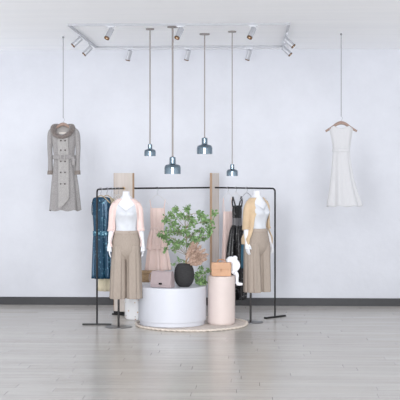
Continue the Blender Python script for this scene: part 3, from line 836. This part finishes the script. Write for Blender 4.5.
def plant(name, label, px0, d0, clusters, base_z, trunk, leafmat, leaf_l, per, seed, potr, poth, spread, group=None):
    rnd = random.Random(seed)
    p = W(px0, d0); kk = d0 / F
    t = thing(name, label, 'potted plant', (p.x, p.y, base_z))
    bm = B(); lathe(bm, [(0, 0), (potr * .75, 0), (potr * .8, .004), (potr, poth - .006), (potr, poth), (potr - .008, poth), (potr - .01, poth - .02), (0, poth - .02)], 36); obj('pot', bm, 'pot', t)
    bm = B(); lathe(bm, [(0, poth - .014), (potr - .009, poth - .016), (potr - .009, poth - .021), (0, poth - .021)], 24); obj('soil', bm, 'soil', t)
    bb, lb = B(), B()
    tp = [Vector(q_) for q_ in trunk]
    if len(tp) > 1: tube(bb, tp, [.008 - .0045 * i / (len(tp) - 1) for i in range(len(tp))], 8, smooth=3)
    for (cx, cy, cd, rad, cnt) in clusters:
        c = Vector(((cx - px0) * kk, cd, zat(cy, d0) - base_z))
        # branch leaves the trunk below the cluster
        src = min(tp, key=lambda q_: abs(q_.z - (c.z - .13)) + .25 * (q_ - c).length)
        mid = src.lerp(c, .5) + Vector((rnd.uniform(-.01, .01), rnd.uniform(-.01, .01), .02 if c.z > src.z else .03))
        tube(bb, [src, mid, c], [.0036, .0028, .0016], 6, smooth=3)
        for i in range(int(cnt * per)):
            dv = Vector((rnd.gauss(0, 1), rnd.gauss(0, 1), rnd.gauss(0, .8))); dv.normalize()
            q_ = c + dv * rad * rnd.random() ** .5 * spread
            out = (q_ - c) * 6 + Vector((rnd.gauss(0, .5), rnd.gauss(0, .5), rnd.gauss(-.25, .5)))
            if i % 6 == 0: tube(bb, [c, q_], [.0014, .0008], 4)
            leaf(lb, q_, out, leaf_l * rnd.uniform(.7, 1.15), leaf_l * rnd.uniform(.48, .66), rnd)
    obj('stems', bb, 'bark', t)
    f = obj('foliage', lb, leafmat, t, smooth=False); return t
cl = [(164, 236, -.05, .05, 9), (161, 235, .02, .03, 4), (168, 232, .06, .05, 8), (166, 219, .0, .05, 9), (171, 214, -.06, .05, 9), (176, 208.5, .03, .035, 6), (174, 224, -.12, .06, 11), (178, 232, .1, .06, 11),
      (182, 215, -.1, .05, 10), (187, 209, .0, .045, 9), (189, 217, .08, .05, 10), (193, 222, -.12, .06, 12), (199, 213, .04, .045, 9), (203, 217, -.05, .05, 10), (206, 222, .08, .05, 9), (214, 213, .0, .026, 5), (210, 228, .02, .045, 7),
      (209, 234, -.04, .03, 5), (200, 231, -.08, .06, 11), (203, 238, .05, .04, 7), (196, 238, -.1, .055, 10), (190, 238, .1, .06, 10), (186, 230, -.14, .06, 11), (183, 242, -.12, .05, 9), (176, 243, -.04, .055, 10), (169, 241, .02, .045, 8),
      (166, 249, -.04, .032, 5), (175, 249, .02, .035, 5), (191, 245, -.05, .05, 8), (159.5, 234, .02, .02, 2), (212, 221, -.05, .03, 4)]
kt = 14.44 / F
plant('potted_tree', 'leafy green little tree rising behind the black vase', 186.0, 14.44, cl, HW + .001,
      [(0, 0, .12), (.004, 0, .22), (.012, -.01, .34), (.006, 0, .44), (.004, .01, .54), (-.005, .0, .66), (0, 0, .78)], 'leaf', .042, 5.0, 11, .07, .14, 1.0)
cl2 = [(199, 272, -.05, .04, 10), (203, 278, -.08, .04, 10), (198, 280, -.1, .035, 9), (206, 271, .0, .03, 7), (209, 270.5, .02, .02, 3), (196, 276, -.06, .03, 7), (205, 282, -.06, .025, 6), (201, 268, .0, .025, 4), (201, 283, -.1, .02, 5)]
plant('trailing_plant', 'low bushy green plant on the white plinth, right of the black vase', 200.0, 14.42, cl2, HW + .001, [(0, 0, .04), (0, 0, .07)], 'leaf', .038, 4.2, 5, .035, .06, 1.0)
cl3 = [(179, 260.5, -.02, .03, 8), (175, 263, -.02, .02, 4), (178, 257.8, .02, .015, 3), (184, 260.5, .0, .025, 6), (173, 264.5, .0, .012, 2)]
plant('small_plant', 'small pale green sprig showing above the left shoulder of the black vase', 179.5, 14.30, cl3, HW + .001, [(0, 0, .1), (0, 0, .17)], 'leaf2', .028, 2.6, 9, .035, .12, 1.0)

# ------------------------------------------------------------------ seated white figurine on the peach plinth
sd = 14.37
kk = sd / F
p = W(233, sd)
t = thing('figurine', 'white abstract seated figurine on the edge of the peach plinth, behind the tan bag', 'figurine', (p.x, p.y, HP + .001))
def fp(px, py, dy=0.0): return Vector(((px - 233) * kk, dy, zat(py, sd) - HP - .001))
bm = B()
ell(bm, fp(230.6, 260), (.05, .046, .043))
ell(bm, fp(229.2, 261), (.042, .04, .034))
ell(bm, fp(235.0, 257.8), (.03, .032, .026))
ell(bm, fp(234.2, 264.5, .005), (.042, .04, .05))
tube(bm, [fp(235.5, 260.5), fp(238, 264.3, -.008), fp(237.4, 268, -.015), fp(234, 271, -.03), fp(231.5, 272.5, -.035)], [.026, .026, .024, .021, .018], 16, smooth=4)
tube(bm, [fp(233.6, 265), fp(234, 270), fp(233.5, 273.2)], [.03, .04, .036], 16, smooth=4)
tube(bm, [fp(233.5, 272.6, .0), fp(235.4, 272.8, -.005), fp(236.9, 274.6, -.012), fp(237.0, 279, -.014), fp(236.9, 283.5, -.014)], [.03, .027, .023, .019, .02], 16, smooth=4)
tube(bm, [fp(236.6, 283.6, -.014), fp(239.5, 283.9, -.016), fp(242.6, 284.0, -.018)], [.021, .02, .014], 16, smooth=4)
fb = remeshed(bm, .0045, 5)
obj('figurine_body', fb, 'statue', t)

# ------------------------------------------------------------------ hanging coat (left) and white dress (right)
def hanging_wire(px, ytop, z0, label):
    d = dceil(ytop); p = W(px, d)
    t = thing('hanging_wire', label, 'wire', (p.x, p.y, z0))
    bm = B(); tube(bm, [(0, 0, 0), (0, 0, CEIL - z0 - .004)], .0042, 8); obj('wire', bm, 'wire', t)
    bm = B(); rcyl(bm, .012, CEIL - z0 - .02, CEIL - z0, .002, 16); obj('ceiling_anchor', bm, 'wire', t)
    return p, d
def wood_hanger(p, z, w, drop, label):
    t = thing('coat_hanger', label, 'hanger', (p.x, p.y, z))
    bm = B(); tube(bm, [(0, 0, 0), (.012, 0, -.01), (.016, 0, -.024), (.008, 0, -.038), (0, 0, -.048), (0, 0, -.075)], .003, 8, smooth=3); obj('hook', bm, 'hook', t)
    bm = B()
    tube(bm, [(-w, .004, -.075 - drop), (-w * .62, -.004, -.075 - drop * .58), (-w * .25, -.004, -.075 - drop * .12), (0, 0, -.075), (w * .25, -.004, -.075 - drop * .12), (w * .62, -.004, -.075 - drop * .58), (w, .004, -.075 - drop)], [.013, .015, .019, .021, .019, .015, .013], 14, smooth=4, flat=.75)
    obj('wooden_arms', bm, 'hwood', t)
    return t
# coat
ds = dceil(36.5)
ztop = zat(118, ds)
pc, dc = hanging_wire(63.2, 36.5, ztop, 'thin grey wire from the ceiling holding the grey coat')
wood_hanger(pc, ztop, .12, .06, 'brown wooden hanger inside the fur collar of the grey coat')
zb = zat(211.5, ds); kk = ds / F
t = thing('trench_coat', 'grey double breasted trench coat with fur collar, hanging at the left', 'coat', (pc.x, pc.y, zb))
bm = B()
loft(bm, [(zz(124.5), .0, .02, .07, .035, 0), (zz(126.5), .0, .01, .13, .05, .0), (zz(129.5), .0, .0, .155, .055, .0), (zz(136), .004, 0, .148, .06, .001), (zz(147), .008, 0, .132, .064, .002), (zz(157), .01, 0, .122, .06, .003), (zz(168), .012, 0, .132, .068, .006), (zz(185), .016, 0, .158, .08, .009), (zz(206), .02, 0, .18, .09, .012), (zz(210.5), .022, 0, .186, .092, .012)], np=7, n=72, hemwave=.008)
bmesh.ops.delete(bm, geom=[v_ for v_ in bm.verts if v_.co.z > zz(135.5) and v_.co.y < .004 and abs(v_.co.x) < .088], context='VERTS')   # open neck
obj('coat_body', bm, 'coat', t, -zb, .006)
for s in (-1, 1):
    bm = B(); tube(bm, [(s * .13, .005, zz(129.8)), (s * .16 + .006, 0, zz(134)), (s * .171 + .01, -.005, zz(147)), (s * .166 + .011, -.01, zz(160)), (s * .164 + .011, -.012, zz(171.5))], [.03, .036, .031, .028, .031], 18, cap=True, smooth=5); sl = obj('sleeve', bm, 'coat', t, -zb)
    bm = B(); tube(bm, [(s * .164 + .011, -.012, zz(170.6)), (s * .164 + .011, -.012, zz(174.6))], [.036, .038], 18); obj('cuff', bm, 'cuff', sl)
# double breasted front, overlapping flap with a curved lower corner
def coat_ry(y):
    ks = [(124.5, .035, .07), (129.5, .06, .165), (136, .066, .158), (147, .066, .14), (157, .06, .126), (168, .068, .136), (185, .08, .158), (206, .09, .18), (211, .092, .186)]
    for (ya, a1_, b1_), (yb, a2_, b2_) in zip(ks, ks[1:]):
        if ya <= y <= yb:
            f = (y - ya) / (yb - ya); return a1_ + (a2_ - a1_) * f, b1_ + (b2_ - b1_) * f
    return .092, .186
bm = B(); rows = []
for i in range(41):
    y = 134 + (207.5 - 134) * i / 40; ry, rx = coat_ry(y)
    f = i / 40
    xl = -.055; xr = .072 + .01 * f
    if y > 196: xr -= (y - 196) ** 1.6 * .0022
    row = []
    for j in range(13):
        x = xl + (xr - xl) * j / 12
        yy = -ry * math.sqrt(max(0, 1 - (x / rx) ** 2)) - .014 - .008 * f
        row.append(bm.verts.new((x + .012 * f, yy, zz(y))))
    rows.append(row)
for r0, r1 in zip(rows, rows[1:]):
    for j in range(12): bm.faces.new((r0[j], r0[j + 1], r1[j + 1], r1[j]))
obj('front_panel', bm, 'coatfront', t, -zb, .005)
for y in (140.8, 150.3, 161.5, 172.4, 183.8):
    ry, rx = coat_ry(y)
    for px in (61.9, 66.2):
        x = (px - 63.2) * kk
        bm = B(); ell(bm, (x, -ry - .024, zz(y)), (.0095, .006, .0095), seg=14); obj('button', bm, 'button', t, -zb)
bm = B(); loft(bm, [(zz(155.2), .008, 0, .136, .085, .001), (zz(157.2), .008, 0, .137, .086, .001), (zz(159.2), .008, 0, .137, .085, .001)], np=7, steps=3); bl = obj('belt', bm, 'coat', t, -zb, .007)
bm = B()
for (sx, sz, x, z_) in ((.052, .01, .008, zz(154.8)), (.052, .01, .008, zz(159.6)), (.01, .05, -.016, zz(157.2)), (.01, .05, .032, zz(157.2))): box(bm, x, -.094, z_, sx, .012, sz)
obj('buckle', bm, 'coatfront', bl, smooth=False)
bm = B(); tube(bm, [(.115, -.055, zz(157.5)), (.132, -.062, zz(160)), (.136, -.06, zz(165.5))], [.02, .022, .019], 12, smooth=3, flat=.4); obj('belt_tail', bm, 'coat', bl)
bm = B()
tube(bm, [(.0, .055, zz(127.5)), (-.07, .045, zz(126)), (-.112, .0, zz(127)), (-.114, -.04, zz(130.5)), (-.085, -.072, zz(134.6)), (-.01, -.088, zz(137.2)), (.07, -.076, zz(134.8)), (.108, -.04, zz(130.5)), (.108, .0, zz(127)), (.07, .045, zz(126)), (.0, .055, zz(127.5))],
     [.024, .028, .036, .037, .032, .026, .032, .037, .036, .028, .024], 16, smooth=5, cap=False)
obj('fur_collar', bm, 'fur', t, -zb)
bm = B(); rows = []
for i in range(9):
    y = 126 + 10 * i / 8
    rows.append([bm.verts.new(((-.085 + .17 * j / 8) * (1 - .05 * i / 8), .03 - .0105 * i, zz(y))) for j in range(9)])
for r0, r1 in zip(rows, rows[1:]):
    for j in range(8): bm.faces.new((r0[j], r0[j + 1], r1[j + 1], r1[j]))
obj('lining', bm, 'lining', t, -zb, .004)
bm = B(); box(bm, .0, -.036, zz(133.3), .09, .006, .022); obj('neck_label', bm, 'tag', t, -zb, smooth=False)

# white dress
ds = dceil(33.5)
ztop = zat(116.5, ds)
pd, dd_ = hanging_wire(341.2, 33.5, ztop, 'thin grey wire from the ceiling holding the white dress')
wood_hanger(pd, ztop, .185, .1, 'brown wooden hanger with ends showing past the white dress shoulders')
zb = zat(206.3, ds); kk = ds / F
t = thing('sleeveless_dress', 'white sleeveless midi dress with a narrow belt, hanging at the right', 'dress', (pd.x, pd.y, zb))
# bodice: flattened tube, V of straps narrowing to the waist, neckline dips between the shoulders
bm = B()
rows = []
n = 64
for i in range(19):
    f = i / 18
    row = []
    for j in range(n):
        a_ = 2 * PI * j / n; c_, s_ = math.cos(a_), math.sin(a_)
        # shoulder line drops from the neck to the shoulder, dips at the armhole side
        nx = abs(c_)
        ztop_ = zz(127.3) + .02 * max(0, 1 - abs(nx - .62) / .2) if nx < .82 else zz(127.3) - (nx - .82) * .1
        ztop_ -= 0.012 * max(0, 1 - nx / .35)
        z_ = ztop_ + (zz(150.5) - ztop_) * f
        rx = .142 - (.142 - .098) * min(1, f * 1.25) ** .9 if f < .8 else .098 - .002 * (f - .8) / .2
        ry = .024 + .018 * math.sin(PI * f * .6)
        row.append(bm.verts.new((rx * c_, ry * s_ + .003 * math.cos(6 * a_) * f, z_)))
    rows.append(row)
for r0, r1 in zip(rows, rows[1:]):
    for j in range(n): bm.faces.new((r0[j], r0[(j + 1) % n], r1[(j + 1) % n], r1[j]))
obj('bodice', bm, 'whitedress', t, -zb, .004)
bm = B(); loft(bm, [(zz(148.6), 0, 0, .104, .05, .0), (zz(150.2), 0, 0, .104, .051, .0), (zz(151.8), 0, 0, .104, .05, .0)], steps=3); obj('belt', bm, 'whitedress', t, -zb, .005)
bm = B(); loft(bm, [(zz(151), 0, 0, .1, .043, .002), (zz(160), .0, 0, .106, .052, .004), (zz(178), .008, 0, .132, .066, .007), (zz(195), .024, 0, .172, .082, .011), (zz(206.3), .034, 0, .203, .092, .013)], np=7, n=72, ph=.6, hemwave=.006); obj('skirt', bm, 'whitedress', t, -zb, .004)
for s in (-1, 1):
    bm = B(); tube(bm, [(s * .136, -.02, zz(128.5)), (s * .122, -.032, zz(136)), (s * .106, -.042, zz(145)), (s * .101, -.02, zz(148.5))], .0035, 8, smooth=3); obj('armhole_seam', bm, 'whitedress', t, -zb)

# ------------------------------------------------------------------ camera
cam = bpy.data.cameras.new('camera'); co = bpy.data.objects.new('camera', cam); COL.objects.link(co)
cam.sensor_width = 36.0; cam.lens = 36.0 * F / 400.0
co.location = (0, 0, H); co.rotation_euler = (R(90), 0, TH)
cam.shift_y = -(200.0 - HOR) / 400.0
cam.clip_end = 200
SC.camera = co

# ------------------------------------------------------------------ light: world gradient, brighter in front, plus added fill lamps
w = bpy.data.worlds.new('daylight'); SC.world = w; w.use_nodes = True
nt = w.node_tree; bg = nt.nodes['Background']
tc = nt.nodes.new('ShaderNodeTexCoord'); sx = nt.nodes.new('ShaderNodeSeparateXYZ'); nt.links.new(tc.outputs['Generated'], sx.inputs[0])
rp = nt.nodes.new('ShaderNodeValToRGB')
mr = nt.nodes.new('ShaderNodeMapRange'); mr.inputs['From Min'].default_value = 1; mr.inputs['From Max'].default_value = -1
nt.links.new(sx.outputs['Y'], mr.inputs['Value']); nt.links.new(mr.outputs['Result'], rp.inputs['Fac'])
e = rp.color_ramp.elements
e[0].position = 0.0; e[0].color = (.5, .515, .545, 1); e[1].position = 1.0; e[1].color = (.97, .98, 1.0, 1)
x = e.new(.5); x.color = (.5, .515, .545, 1)
# lower half of the world boosted, an added fill for the ceiling
mz = nt.nodes.new('ShaderNodeMapRange'); mz.inputs['From Min'].default_value = -.15; mz.inputs['From Max'].default_value = .1
mz.inputs['To Min'].default_value = 1.95; mz.inputs['To Max'].default_value = 1.0
nt.links.new(sx.outputs['Z'], mz.inputs['Value'])
nt.links.new(rp.outputs['Color'], bg.inputs['Color']); nt.links.new(mz.outputs['Result'], bg.inputs['Strength'])

def area(name, loc, rot, sx_, sy_, power, col=(1, 1, 1)):
    l = bpy.data.lights.new(name, 'AREA'); l.shape = 'RECTANGLE'; l.size = sx_; l.size_y = sy_; l.energy = power; l.color = col
    o = bpy.data.objects.new(name, l); COL.objects.link(o); o.location = loc; o.rotation_euler = rot; return o
for x_ in (-2.9, 1.9):
    p_ = Vector((x_, -1.5, 2.6))
    q_ = (Vector((-.6, WALL, .55)) - p_).to_track_quat('-Z', 'Y').to_euler()
    a_ = area('front_fill_light', p_, q_, 2.6, 4.8, 29, (.955, .975, 1.0)); a_.data.spread = R(36)  # unseen fill lamps added behind the camera to brighten wall and display

vs_ = SC.view_settings
SC.display_settings.display_device = 'sRGB'
vs_.view_transform = 'Standard'; vs_.look = 'None'; vs_.gamma = 1.0; vs_.use_curve_mapping = False
vs_.exposure = 0.41
